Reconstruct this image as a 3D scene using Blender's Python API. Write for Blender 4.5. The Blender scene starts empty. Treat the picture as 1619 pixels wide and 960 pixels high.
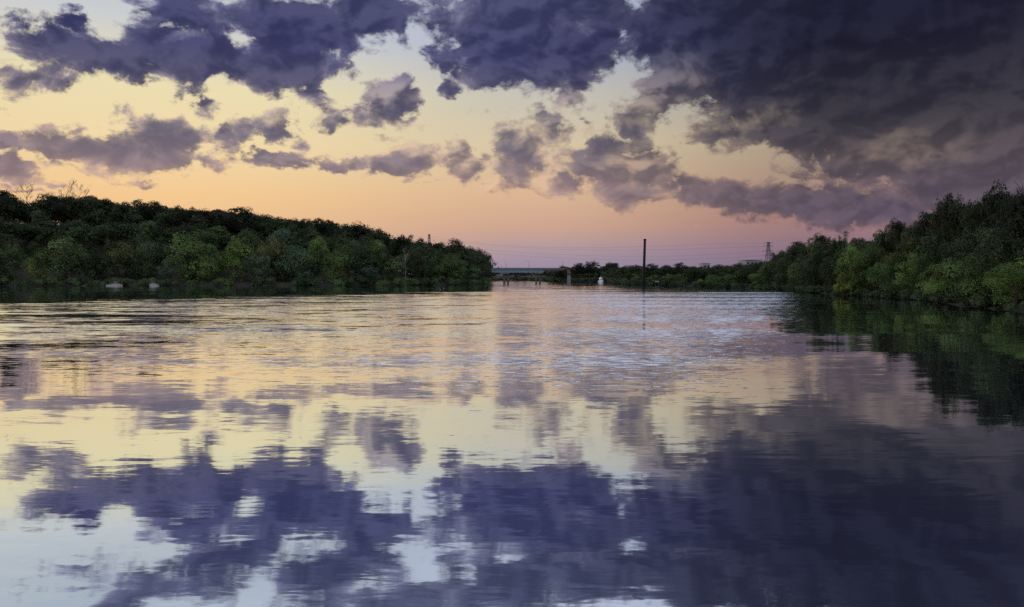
import bpy, math, random
import numpy as np
from mathutils import Vector, Matrix

# ------------------------------------------------------------------ camera, sky, sun, exposure
scene = bpy.context.scene
COL = scene.collection
PW, PH = 1619.0, 960.0            # photograph size the directions below were measured in
FPX = 1150.0                      # focal length in those pixels
HOR = 434.0                       # row of the true horizon
CAMZ = 4.5
PITCH = math.atan((PH / 2 - HOR) / FPX)

cam_d = bpy.data.cameras.new('camera')
cam_d.sensor_width = 36.0
cam_d.lens = 36.0 * FPX / PW
cam_d.clip_start = 0.1
cam_d.clip_end = 20000
cam = bpy.data.objects.new('camera', cam_d)
COL.objects.link(cam)
cam.location = (0, 0, CAMZ)
cam.rotation_euler = (math.pi / 2 - PITCH, 0, 0)
scene.camera = cam

SUN_AZ = math.radians(-27.0)      # the sun has sunk behind the wooded bluff on the left
SUN_EL = math.radians(2.2)
sun_d = bpy.data.lights.new('sun', 'SUN')
sun_d.energy = 0.6
sun_d.angle = math.radians(0.5)
sun_d.color = (1.0, 0.72, 0.45)
sun = bpy.data.objects.new('sun', sun_d)
COL.objects.link(sun)
sv = Vector((math.sin(SUN_AZ) * math.cos(SUN_EL), math.cos(SUN_AZ) * math.cos(SUN_EL), math.sin(SUN_EL)))
sun.rotation_euler = (-sv).to_track_quat('-Z', 'Y').to_euler()

vs = scene.view_settings
vs.view_transform = 'Standard'
vs.look = 'None'
vs.exposure = 0.0
vs.gamma = 1.0
vs.use_curve_mapping = False
scene.cycles.use_denoising = False
scene.cycles.max_bounces = 6
scene.cycles.diffuse_bounces = 2
scene.cycles.glossy_bounces = 3
scene.cycles.transmission_bounces = 2
scene.cycles.transparent_max_bounces = 4
scene.cycles.sample_clamp_indirect = 4.0


def lin(c):
    return tuple(((v / 255.0) / 12.92 if v / 255.0 <= 0.04045 else ((v / 255.0 + 0.055) / 1.055) ** 2.4) for v in c)


class Nodes:
    """small expression builder for shader node trees"""
    def __init__(self, tree):
        self.t = tree

    def put(self, sock, v):
        if isinstance(v, bpy.types.NodeSocket):
            self.t.links.new(v, sock)
        else:
            sock.default_value = v

    def m(self, op, a, b=None, c=None, clamp=False):
        n = self.t.nodes.new('ShaderNodeMath')
        n.operation = op
        n.use_clamp = clamp
        self.put(n.inputs[0], a)
        if b is not None:
            self.put(n.inputs[1], b)
        if c is not None:
            self.put(n.inputs[2], c)
        return n.outputs[0]

    def v(self, op, a, b=None, c=None):
        n = self.t.nodes.new('ShaderNodeVectorMath')
        n.operation = op
        self.put(n.inputs[0], a)
        if b is not None:
            self.put(n.inputs[1], b)
        if c is not None:
            self.put(n.inputs[2], c)
        return n.outputs['Value'] if op in ('LENGTH', 'DOT_PRODUCT', 'DISTANCE') else n.outputs[0]

    def xyz(self, x, y, z):
        n = self.t.nodes.new('ShaderNodeCombineXYZ')
        for s, val in zip(n.inputs, (x, y, z)):
            self.put(s, val)
        return n.outputs[0]

    def sep(self, vec):
        n = self.t.nodes.new('ShaderNodeSeparateXYZ')
        self.put(n.inputs[0], vec)
        return n.outputs[0], n.outputs[1], n.outputs[2]

    def noise(self, vec, scale=1.0, detail=2.0, rough=0.5, dist=0.0, dims='3D'):
        n = self.t.nodes.new('ShaderNodeTexNoise')
        n.noise_dimensions = dims
        self.put(n.inputs['Vector'], vec)
        n.inputs['Scale'].default_value = scale
        n.inputs['Detail'].default_value = detail
        n.inputs['Roughness'].default_value = rough
        n.inputs['Distortion'].default_value = dist
        return n.outputs[0], n.outputs[1]

    def sstep(self, val, a, b, lo=0.0, hi=1.0):
        n = self.t.nodes.new('ShaderNodeMapRange')
        n.interpolation_type = 'SMOOTHSTEP'
        n.inputs['From Min'].default_value = a
        n.inputs['From Max'].default_value = b
        n.inputs['To Min'].default_value = lo
        n.inputs['To Max'].default_value = hi
        self.put(n.inputs['Value'], val)
        return n.outputs[0]

    def mix(self, fac, a, b, mode='MIX'):
        n = self.t.nodes.new('ShaderNodeMix')
        n.data_type = 'RGBA'
        n.blend_type = mode
        self.put(n.inputs[0], fac)
        for s, val in ((n.inputs[6], a), (n.inputs[7], b)):
            if isinstance(val, tuple) and len(val) == 3:
                val = val + (1.0,)
            self.put(s, val)
        return n.outputs[2]

    def ramp(self, fac, stops):
        n = self.t.nodes.new('ShaderNodeValToRGB')
        e = n.color_ramp.elements
        while len(e) < len(stops):
            e.new(0.5)
        for el, (p, c) in zip(e, stops):
            el.position = p
            el.color = tuple(c) + (1.0,)
        self.put(n.inputs[0], fac)
        return n.outputs[0]


def sky_dir(px, py):
    """world direction (azimuth, elevation in milliradians) of a spot of sky"""
    d = Vector(((px - PW / 2), FPX, -(py - PH / 2)))
    d.rotate(Matrix.Rotation(-PITCH, 3, 'X'))
    return math.atan2(d.x, d.y) * 1000, math.asin(d.z / d.length) * 1000


world = bpy.data.worlds.new('World')
scene.world = world
world.use_nodes = True
wt = world.node_tree
wt.nodes.clear()
W = Nodes(wt)
wout = wt.nodes.new('ShaderNodeOutputWorld')
bg = wt.nodes.new('ShaderNodeBackground')
bg.inputs['Strength'].default_value = 0.1
wt.links.new(bg.outputs[0], wout.inputs[0])
world.cycles.sampling_method = 'MANUAL'
world.cycles.sample_map_resolution = 1024

tc = wt.nodes.new('ShaderNodeTexCoord').outputs['Generated']
dx, dy, dz = W.sep(tc)
az = W.m('MULTIPLY', W.m('ARCTAN2', dx, dy), 1000.0)
el = W.m('MULTIPLY', W.m('ARCSINE', W.m('MAXIMUM', dz, 0.0)), 1000.0)
# ragged edges: bend the sky coordinates with two octaves of noise
dirs = W.xyz(dx, dy, W.m('MULTIPLY', dz, 1.5))
_, wc1 = W.noise(dirs, 9.0, 3.0, 0.6)
_, wc2 = W.noise(dirs, 42.0, 4.0, 0.62)
uv = W.xyz(az, el, 0.0)
w1 = W.v('MULTIPLY', W.v('SUBTRACT', wc1, (0.5, 0.5, 0.5)), (110.0, 62.0, 0.0))
w2 = W.v('MULTIPLY', W.v('SUBTRACT', wc2, (0.5, 0.5, 0.5)), (46.0, 34.0, 0.0))
wuv = W.v('ADD', W.v('ADD', uv, w1), w2)

# cloud banks of this evening: (x, y, half width, half height, weight)
CLOUDS = [
    (75, 62, 95, 44, 1.0), (120, 30, 45, 26, .8), (40, 115, 62, 36, .9), (180, 92, 105, 38, 1.0), (305, 85, 130, 52, 1.1),
    (425, 100, 120, 46, 1.1), (310, 18, 75, 40, .9), (480, 45, 110, 62, 1.1), (575, 18, 80, 50, .9), (430, 10, 90, 34, .9),
    (640, 55, 50, 30, .3), (690, 70, 50, 24, .5), (785, 75, 100, 72, 1.15), (885, 90, 105, 62, 1.1), (860, 15, 170, 55, 1.1),
    (960, 60, 40, 70, .9), (1060, 15, 90, 50, 1.0),
    (1160, 55, 150, 78, 1.6), (1300, 100, 230, 112, 1.9), (1460, 110, 300, 140, 2.0), (1610, 130, 260, 190, 2.0),
    (1060, 130, 52, 48, .85), (1015, 185, 48, 42, .85), (1115, 205, 32, 18, .5), (1165, 212, 62, 20, .6), (1240, 190, 60, 30, .8),
    (1400, 245, 170, 62, .95), (1560, 260, 180, 110, 1.4), (1600, 330, 170, 66, 1.2),
    (1100, 302, 64, 26, .95), (1165, 306, 46, 28, .9), (1240, 320, 150, 34, .95), (1410, 328, 190, 36, .85), (1150, 342, 150, 14, .35),
    (1005, 278, 60, 50, 1.05), (950, 250, 38, 38, 1.0), (905, 296, 62, 26, .85), (842, 244, 58, 52, 1.1), (860, 212, 40, 36, .9), (830, 290, 60, 32, .75), 
    (715, 246, 24, 28, .75), (655, 250, 48, 26, .8), (618, 270, 54, 19, .8), (530, 268, 44, 22, .8), (740, 266, 44, 26, .7), (660, 290, 120, 12, .3),
    (612, 168, 46, 44, .9), (560, 186, 34, 26, .4), (520, 205, 30, 22, .5), (705, 143, 22, 28, .75), (752, 182, 26, 20, .35), (650, 200, 60, 22, .35),
    (430, 205, 48, 26, .85), (375, 215, 22, 28, .8), (430, 256, 46, 17, .8),
    (200, 238, 160, 32, 1.0), (285, 222, 75, 32, 1.0), (100, 232, 70, 22, .8), (340, 258, 44, 18, .7),
    (12, 215, 30, 17, .9), (18, 262, 62, 26, .9), (85, 286, 60, 10, .6), (235, 280, 58, 11, .6), (40, 300, 70, 10, .5),
    (315, 160, 42, 20, .7), (195, 182, 36, 16, .45), (20, 172, 34, 6, .5), (500, 170, 50, 26, .35), (480, 150, 70, 16, .5),
    (890, 158, 46, 18, .6), (932, 190, 24, 30, .45), (800, 180, 50, 20, .3),
    (330, -48, 150, 40, .85), (520, -62, 140, 50, 1.0), (90, -70, 90, 30, .5), (700, -40, 60, 40, .5), (860, -70, 190, 60, 1.0),
    (1100, -70, 200, 70, 1.1), (1380, -60, 320, 90, 1.2), (1640, -40, 300, 120, 1.2), (210, -120, 200, 40, .6), (600, -140, 260, 60, .8),
]
field = None
for (cx, cy, rx, ry, wgt) in CLOUDS:
    u0, v0 = sky_dir(cx, cy)
    u1, _ = sky_dir(cx + rx, cy)
    _, v1 = sky_dir(cx, cy - ry)
    su, sv_ = 1.0 / max(abs(u1 - u0), 1), 1.0 / max(abs(v1 - v0), 1)
    ln = W.v('LENGTH', W.v('MULTIPLY_ADD', wuv, (su, sv_, 0.0), (-u0 * su, -v0 * sv_, 0.0)))
    f = W.m('MULTIPLY_ADD', ln, -0.62 * wgt - 0.12, wgt)
    field = f if field is None else W.m('SMOOTH_MAX', field, f, 0.22)
field = W.m('MAXIMUM', field, -0.55)
# broken cloud, thinned to let more light onto the trees, carries on over the rest of the sky
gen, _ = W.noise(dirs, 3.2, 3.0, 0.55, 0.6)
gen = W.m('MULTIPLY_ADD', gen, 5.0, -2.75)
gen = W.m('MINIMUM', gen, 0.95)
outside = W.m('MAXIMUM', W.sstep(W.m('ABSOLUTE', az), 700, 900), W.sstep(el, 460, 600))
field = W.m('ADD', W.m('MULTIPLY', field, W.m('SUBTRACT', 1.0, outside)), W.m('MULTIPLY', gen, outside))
fb, _ = W.noise(dirs, 17.0, 9.0, 0.63, 0.35)
fb_s, _ = W.noise(dirs, 17.0, 3.5, 0.55, 0.35)
fb_l, _ = W.noise(W.v('ADD', dirs, (-0.010, 0.0, 0.017)), 17.0, 3.5, 0.55, 0.35)
fb2, _ = W.noise(dirs, 6.0, 5.0, 0.55, 0.2)
dens_raw = W.m('ADD', field, W.m('MULTIPLY_ADD', fb, 1.9, -0.95))
dens = W.sstep(dens_raw, 0.14, 0.42)
thick = W.sstep(W.m('ADD', dens_raw, W.m('MULTIPLY_ADD', fb2, 0.9, -0.45)), 0.12, 0.66)
rim = W.sstep(W.m('SUBTRACT', fb_s, fb_l), -0.12, 0.13)

eln = W.m('DIVIDE', el, 500.0, clamp=True)


def yel(y):
    return min(max(sky_dir(809, y)[1] / 500.0, 0.0), 1.0)


S = 10.0
clear_l = W.ramp(eln, [(0.0, lin((204, 166, 150))), (yel(375), lin((222, 180, 146))), (yel(320), lin((234, 196, 146))), (yel(250), lin((237, 214, 168))),
                       (yel(160), lin((234, 222, 180))), (yel(70), lin((202, 206, 210))), (yel(-40), lin((178, 188, 200))), (1.0, lin((206, 210, 230)))])
clear_c = W.ramp(eln, [(0.0, lin((148, 138, 166))), (yel(405), lin((166, 148, 164))), (yel(360), lin((206, 166, 146))), (yel(300), lin((222, 184, 150))), (yel(230), lin((218, 200, 168))),
                       (yel(150), lin((200, 196, 184))), (yel(70), lin((178, 186, 206))), (1.0, lin((204, 208, 230)))])
clear_r = W.ramp(eln, [(0.0, lin((124, 108, 136))), (yel(395), lin((140, 114, 132))), (yel(350), lin((164, 124, 120))), (yel(290), lin((168, 142, 126))), (yel(220), lin((174, 160, 138))),
                       (yel(130), lin((138, 142, 156))), (yel(60), lin((112, 124, 160))), (1.0, lin((196, 202, 228)))])  # top stops of the clear ramps raised to brighten trees and water
ml = W.sstep(az, -360, 40)
mr = W.sstep(az, 20, 420)
clear = W.mix(mr, W.mix(ml, clear_l, clear_c), clear_r)
# thick bodies and thin, lit edges of the clouds
dark_l = W.ramp(eln, [(0.0, lin((176, 142, 136))), (yel(290), lin((142, 124, 132))), (yel(230), lin((106, 102, 122))), (yel(150), lin((66, 67, 102))), (yel(80), lin((50, 53, 96))), (1.0, lin((68, 72, 100)))])
dark_r = W.ramp(eln, [(0.0, lin((112, 94, 112))), (yel(340), lin((88, 78, 96))), (yel(270), lin((78, 72, 80))), (yel(200), lin((44, 44, 58))), (yel(100), lin((29, 29, 48))), (1.0, lin((40, 42, 58)))])
edge_l = W.ramp(eln, [(0.0, lin((220, 168, 136))), (yel(290), lin((216, 180, 150))), (yel(200), lin((204, 184, 160))), (yel(100), lin((138, 136, 164))), (1.0, lin((138, 144, 166)))])
edge_r = W.ramp(eln, [(0.0, lin((156, 118, 122))), (yel(320), lin((140, 114, 114))), (yel(230), lin((116, 104, 96))), (yel(150), lin((86, 80, 82))), (yel(60), lin((46, 47, 68))), (1.0, lin((56, 60, 82)))])
# flanks that still catch the low sun
flank = None
for (cx, cy, rx, ry) in ((1060, 122, 62, 60), (1020, 170, 40, 34), (850, 208, 44, 30), (890, 158, 60, 26), (1000, 258, 60, 30), (935, 190, 30, 34), (640, 236, 60, 20), (600, 150, 60, 30), (1420, 235, 130, 34), (1200, 185, 60, 26), (430, 190, 50, 16), (730, 250, 50, 22), (830, 300, 90, 20)):
    u0, v0 = sky_dir(cx, cy)
    u1, _ = sky_dir(cx + rx, cy)
    _, v1 = sky_dir(cx, cy - ry)
    su, sv_ = 1.0 / abs(u1 - u0), 1.0 / abs(v1 - v0)
    f = W.sstep(W.v('LENGTH', W.v('MULTIPLY_ADD', wuv, (su, sv_, 0.0), (-u0 * su, -v0 * sv_, 0.0))), 1.25, 0.2)
    flank = f if flank is None else W.m('MAXIMUM', flank, f)
mcl = W.sstep(az, -40, 440)
dark = W.mix(mcl, dark_l, dark_r)
edge = W.mix(mcl, edge_l, edge_r)
lit = W.m('MULTIPLY', W.m('SUBTRACT', 1.0, W.m('MULTIPLY', thick, 0.86)), W.m('MULTIPLY_ADD', rim, 0.75, 0.25), clamp=True)
lit = W.m('ADD', lit, W.m('MULTIPLY', W.m('MULTIPLY', flank, W.m('MULTIPLY_ADD', rim, 0.8, 0.25)), 0.62), clamp=True)
cloud = W.mix(lit, dark, edge)
relief = W.m('MULTIPLY_ADD', rim, 0.30, 0.84)
cloud = W.mix(1.0, cloud, W.xyz(relief, relief, relief), 'MULTIPLY')
sky_col = W.mix(dens, clear, cloud)
# the half of the sky away from the sunset is bluer, and brightened to light the trees
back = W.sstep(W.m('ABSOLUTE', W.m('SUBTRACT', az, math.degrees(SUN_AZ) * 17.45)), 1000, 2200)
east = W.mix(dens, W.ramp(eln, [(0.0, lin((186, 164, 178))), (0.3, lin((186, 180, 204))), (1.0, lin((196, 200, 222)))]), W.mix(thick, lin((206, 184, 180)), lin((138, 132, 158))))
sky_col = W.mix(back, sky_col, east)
nish = wt.nodes.new('ShaderNodeTexSky')
nish.sky_type = 'NISHITA'
nish.sun_disc = False
nish.sun_elevation = SUN_EL
nish.sun_rotation = SUN_AZ
nish.dust_density = 2.0
n10 = W.mix(1.0, sky_col, (S, S, S, 1.0), 'MULTIPLY')
wt.nodes[-1].clamp_result = False
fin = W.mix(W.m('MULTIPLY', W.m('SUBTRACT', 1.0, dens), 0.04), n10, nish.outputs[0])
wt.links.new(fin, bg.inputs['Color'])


# ------------------------------------------------------------------ helpers
rng = np.random.default_rng(7)
random.seed(7)


def link(o):
    COL.objects.link(o)
    return o


def tag(o, label=None, cat=None, group=None, kind=None):
    if label:
        o['label'] = label
    if cat:
        o['category'] = cat
    if group:
        o['group'] = group
    if kind:
        o['kind'] = kind
    return o


def empty(name, loc, rz=0.0, scale=(1, 1, 1)):
    o = bpy.data.objects.new(name, None)
    o.empty_display_size = 0.5
    o.location = loc
    o.rotation_euler = (0, 0, rz)
    o.scale = scale
    return link(o)


def mesh_np(name, verts, faces, mat=None, tint=None, smooth=False):
    """faces: (n,4) or (n,3) array, all of one size"""
    me = bpy.data.meshes.new(name)
    verts = np.asarray(verts, dtype=np.float32)
    faces = np.asarray(faces, dtype=np.int32)
    n, k = faces.shape
    me.vertices.add(len(verts))
    me.vertices.foreach_set('co', verts.ravel())
    me.loops.add(n * k)
    me.loops.foreach_set('vertex_index', faces.ravel())
    me.polygons.add(n)
    me.polygons.foreach_set('loop_start', np.arange(0, n * k, k, dtype=np.int32))
    me.polygons.foreach_set('loop_total', np.full(n, k, dtype=np.int32))
    if smooth:
        me.polygons.foreach_set('use_smooth', np.ones(n, dtype=bool))
    if tint is not None:
        a = me.attributes.new('tint', 'FLOAT', 'POINT')
        a.data.foreach_set('value', np.asarray(tint, dtype=np.float32))
    me.update(calc_edges=True)
    me.validate()
    if mat:
        me.materials.append(mat)
    return me


class MB:
    """collects boxes, tubes and lathes into one mesh"""
    def __init__(self):
        self.v = []
        self.f = []

    def box(self, c, s, rz=0.0, taper=1.0):
        b = len(self.v)
        cr, sr = math.cos(rz), math.sin(rz)
        for z in (-1, 1):
            k = taper if z > 0 else 1.0
            for x, y in ((-1, -1), (1, -1), (1, 1), (-1, 1)):
                px, py = x * s[0] / 2 * k, y * s[1] / 2 * k
                self.v.append((c[0] + px * cr - py * sr, c[1] + px * sr + py * cr, c[2] + z * s[2] / 2))
        self.f += [(b, b + 3, b + 2, b + 1), (b + 4, b + 5, b + 6, b + 7)]
        for i in range(4):
            j = (i + 1) % 4
            self.f.append((b + i, b + j, b + 4 + j, b + 4 + i))
        return self

    def tube(self, pts, rad, n=6, cap=True):
        pts = [Vector(p) for p in pts]
        if not hasattr(rad, '__len__'):
            rad = [rad] * len(pts)
        b = len(self.v)
        for i, p in enumerate(pts):
            t = (pts[min(i + 1, len(pts) - 1)] - pts[max(i - 1, 0)]).normalized()
            a = t.orthogonal().normalized() if abs(t.z) < 0.95 else Vector((1, 0, 0)).cross(t).normalized()
            c = t.cross(a)
            for k in range(n):
                q = p + (a * math.cos(2 * math.pi * k / n) + c * math.sin(2 * math.pi * k / n)) * rad[i]
                self.v.append(tuple(q))
        for i in range(len(pts) - 1):
            for k in range(n):
                k2 = (k + 1) % n
                self.f.append((b + i * n + k, b + i * n + k2, b + (i + 1) * n + k2, b + (i + 1) * n + k))
        if cap:
            self.f.append(tuple(b + k for k in reversed(range(n))))
            self.f.append(tuple(b + (len(pts) - 1) * n + k for k in range(n)))
        return self

    def poly(self, verts, faces):
        b = len(self.v)
        self.v += [tuple(q) for q in verts]
        self.f += [tuple(b + i for i in f) for f in faces]
        return self

    def mesh(self, name, mat, smooth=False):
        me = bpy.data.meshes.new(name)
        me.from_pydata(self.v, [], self.f)
        if smooth:
            for p in me.polygons:
                p.use_smooth = True
        me.update()
        me.materials.append(mat)
        return me

    def build(self, name, mat, parent=None, smooth=False):
        o = link(bpy.data.objects.new(name, self.mesh(name, mat, smooth)))
        o.parent = parent
        return o


def material(name):
    m = bpy.data.materials.new(name)
    m.use_nodes = True
    t = m.node_tree
    t.nodes.clear()
    out = t.nodes.new('ShaderNodeOutputMaterial')
    return m, t, Nodes(t), out


def simple(name, col, rough=0.7, var=0.25, scale=1.5, metal=0.0, spec=0.3):
    """plain surface with weathering noise in colour and roughness"""
    m, t, N, out = material(name)
    b = t.nodes.new('ShaderNodeBsdfPrincipled')
    co = t.nodes.new('ShaderNodeTexCoord').outputs['Object']
    f, _ = N.noise(co, scale, 6.0, 0.65)
    f2, _ = N.noise(N.v('MULTIPLY', co, (3.0, 3.0, 0.6)), scale, 4.0, 0.6)
    f = N.m('MULTIPLY_ADD', N.m('ADD', f, f2), var, 1.0 - var, clamp=False)
    c = N.v('SCALE', col)
    n = t.nodes[-1]
    n.inputs[0].default_value = col
    t.links.new(f, n.inputs['Scale'])
    t.links.new(c, b.inputs['Base Color'])
    b.inputs['Roughness'].default_value = rough
    b.inputs['Metallic'].default_value = metal
    b.inputs['Specular IOR Level'].default_value = spec
    t.links.new(b.outputs[0], out.inputs[0])
    return m


# foliage: each tree's assigned green times leaf to leaf variation, some light passing through the leaves
def foliage_mat():
    m, t, N, out = material('foliage')
    oi = t.nodes.new('ShaderNodeObjectInfo')
    geo = t.nodes.new('ShaderNodeNewGeometry')
    at = t.nodes.new('ShaderNodeAttribute')
    at.attribute_name = 'tint'
    r = N.m('MULTIPLY_ADD', geo.outputs['Random Per Island'], 0.36, 0.82)
    k = N.m('MULTIPLY', r, at.outputs['Fac'])
    n = t.nodes.new('ShaderNodeVectorMath')
    n.operation = 'SCALE'
    t.links.new(oi.outputs['Color'], n.inputs[0])
    t.links.new(k, n.inputs['Scale'])
    warm = N.mix(N.m('MULTIPLY', geo.outputs['Random Per Island'], 0.35), n.outputs[0], N.v('MULTIPLY', n.outputs[0], (1.35, 1.05, 0.6)))
    b = t.nodes.new('ShaderNodeBsdfPrincipled')
    b.inputs['Roughness'].default_value = 0.55
    b.inputs['Specular IOR Level'].default_value = 0.22
    t.links.new(warm, b.inputs['Base Color'])
    tr = t.nodes.new('ShaderNodeBsdfTranslucent')
    t.links.new(warm, tr.inputs[0])
    mx = t.nodes.new('ShaderNodeMixShader')
    mx.inputs[0].default_value = 0.38
    t.links.new(b.outputs[0], mx.inputs[1])
    t.links.new(tr.outputs[0], mx.inputs[2])
    t.links.new(mx.outputs[0], out.inputs[0])
    return m


FOL = foliage_mat()
BARK = simple('bark', (0.075, 0.06, 0.047), 0.9, 0.5, 2.0)
PALEBARK = simple('pale_dead_wood', (0.30, 0.27, 0.24), 0.85, 0.4, 2.0)
GREYBARK = simple('grey_dead_wood', (0.13, 0.115, 0.105), 0.9, 0.4, 2.0)
ROCK = simple('limestone', (0.36, 0.33, 0.31), 0.85, 0.45, 0.9)
CONC = simple('bridge_concrete', (0.17, 0.155, 0.148), 0.85, 0.35, 0.35)
DECKM = simple('deck_concrete', (0.16, 0.15, 0.145), 0.85, 0.3, 0.35)
TEAL = simple('blue_green_girder_paint', (0.19, 0.29, 0.33), 0.6, 0.25, 0.4)
DARKST = simple('dark_steel', (0.045, 0.045, 0.05), 0.6, 0.3, 0.8, 0.4)
GALV = simple('galvanised_steel', (0.16, 0.16, 0.17), 0.6, 0.25, 1.0, 0.3)
STACKM = simple('tarred_steel', (0.016, 0.014, 0.015), 0.85, 0.4, 0.25)
RUST = simple('rusty_cap', (0.22, 0.10, 0.065), 0.9, 0.5, 1.2)
BRICK = simple('red_brick', (0.20, 0.09, 0.065), 0.9, 0.3, 1.2)
WHITEP = simple('white_paint', (0.76, 0.76, 0.76), 0.4, 0.08, 2.0)
PALEW = simple('pale_wall', (0.32, 0.32, 0.36), 0.8, 0.15, 0.4)
GLASS = simple('dark_glass', (0.02, 0.024, 0.03), 0.08, 0.1, 2.0, 0.0, 0.6)
WIRE = simple('aluminium_wire', (0.07, 0.065, 0.07), 0.6, 0.2, 0.2)


# ------------------------------------------------------------------ river, banks
LEFT = np.array([(-4000, 230), (-900, 245), (-420, 262), (-260, 280), (-202, 287), (-150, 290), (-102, 291), (-70, 297), (-40, 306), (-22, 320), (-13, 332),
                 (-14, 352), (-24, 385), (-34, 430), (-56, 480), (-130, 520), (-400, 545), (-4000, 600)], dtype=float)
RIGHT = np.array([(60, -4000), (72, -300), (64, -40), (60, 30), (60, 70), (63, 90), (67, 110), (72, 128), (74, 150), (73, 172), (80, 208), (79, 232), (68, 262), (53, 287), (48, 320), (52, 360),
                  (55, 408), (36, 414), (29, 434), (20, 500), (2, 560), (-60, 590), (-300, 625), (-4000, 700), (-4000, 6000), (6000, 6000), (6000, -4000)], dtype=float)
LEFTP = LEFT


def inside(poly, x, y):
    r = np.zeros(x.shape, dtype=bool)
    n = len(poly)
    j = n - 1
    for i in range(n):
        xi, yi = poly[i]
        xj, yj = poly[j]
        c = ((yi > y) != (yj > y)) & (x < (xj - xi) * (y - yi) / (yj - yi + 1e-12) + xi)
        r ^= c
        j = i
    return r


def pdist(poly, x, y):
    d = np.full(x.shape, 1e9)
    n = len(poly)
    for i in range(n):
        ax, ay = poly[i]
        bx, by = poly[(i + 1) % n]
        ex, ey = bx - ax, by - ay
        t = np.clip(((x - ax) * ex + (y - ay) * ey) / (ex * ex + ey * ey + 1e-9), 0, 1)
        d = np.minimum(d, np.hypot(x - ax - t * ex, y - ay - t * ey))
    return d


def sm(x, a, b):
    t = np.clip((x - a) / (b - a), 0, 1)
    return t * t * (3 - 2 * t)


def wob(x, y, s):
    return np.sin(x / s + 1.3 * np.sin(y / s * 0.7)) * np.cos(y / s * 1.1 + 0.7 * np.sin(x / s * 1.3))


HILLX = [-4000, -420, -202, -130, -70, -40, -10]
HILLZ = [32, 30, 27, 20, 12, 6, 1.0]


def ground(x, y):
    x = np.asarray(x, dtype=float)
    y = np.asarray(y, dtype=float)
    xw = x + wob(x, y, 9) * 1.5
    yw = y + wob(y, x, 7) * 1.5
    dl = pdist(LEFTP, xw, yw) * np.where(inside(LEFTP, xw, yw), 1, -1)
    dr = pdist(RIGHT, xw, yw) * np.where(inside(RIGHT, xw, yw), 1, -1)
    hl = 1.6 * sm(dl, -1, 5) + np.interp(x, HILLX, HILLZ) * sm(dl, 4, 75) + 0.6 * wob(x, y, 13) * sm(dl, 3, 20)
    hr = 1.5 * sm(dr, -1, 5) + 2.0 * sm(dr, 4, 60) + 0.4 * wob(x, y, 13) * sm(dr, 3, 20)
    d = np.maximum(dl, dr)
    h = np.where(dl > dr, hl, hr)
    return np.where(d > -1, h - 0.25, -0.25 - 2.2 * sm(-d, 1, 14))


gx = np.concatenate([np.linspace(-4000, -520, 14), np.linspace(-500, -180, 65), np.linspace(-176, 180, 150), np.linspace(200, 500, 24), np.linspace(600, 5900, 12)])
gy = np.concatenate([np.linspace(-3900, -120, 14), np.linspace(-100, 50, 26), np.linspace(54, 460, 160), np.linspace(468, 760, 40), np.linspace(850, 5900, 12)])
GX, GY = np.meshgrid(gx, gy)
GZ = ground(GX, GY)
ny, nx = GX.shape
idx = np.arange(nx * ny).reshape(ny, nx)
fq = np.stack([idx[:-1, :-1], idx[:-1, 1:], idx[1:, 1:], idx[1:, :-1]], -1).reshape(-1, 4)


def earth_mat():
    m, t, N, out = material('bank_earth')
    co = t.nodes.new('ShaderNodeTexCoord').outputs['Object']
    f, _ = N.noise(co, 0.35, 8.0, 0.65)
    g, _ = N.noise(co, 2.5, 6.0, 0.7)
    c = N.ramp(f, [(0.3, (0.035, 0.030, 0.020)), (0.5, (0.06, 0.05, 0.035)), (0.62, (0.035, 0.05, 0.02)), (0.8, (0.05, 0.065, 0.025))])
    b = t.nodes.new('ShaderNodeBsdfPrincipled')
    t.links.new(c, b.inputs['Base Color'])
    b.inputs['Roughness'].default_value = 0.95
    bp = t.nodes.new('ShaderNodeBump')
    bp.inputs['Distance'].default_value = 0.25
    t.links.new(g, bp.inputs['Height'])
    t.links.new(bp.outputs[0], b.inputs['Normal'])
    t.links.new(b.outputs[0], out.inputs[0])
    return m


tag(link(bpy.data.objects.new('ground', mesh_np('ground', np.stack([GX, GY, GZ], -1).reshape(-1, 3), fq, earth_mat(), smooth=True))), kind='structure')


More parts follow.
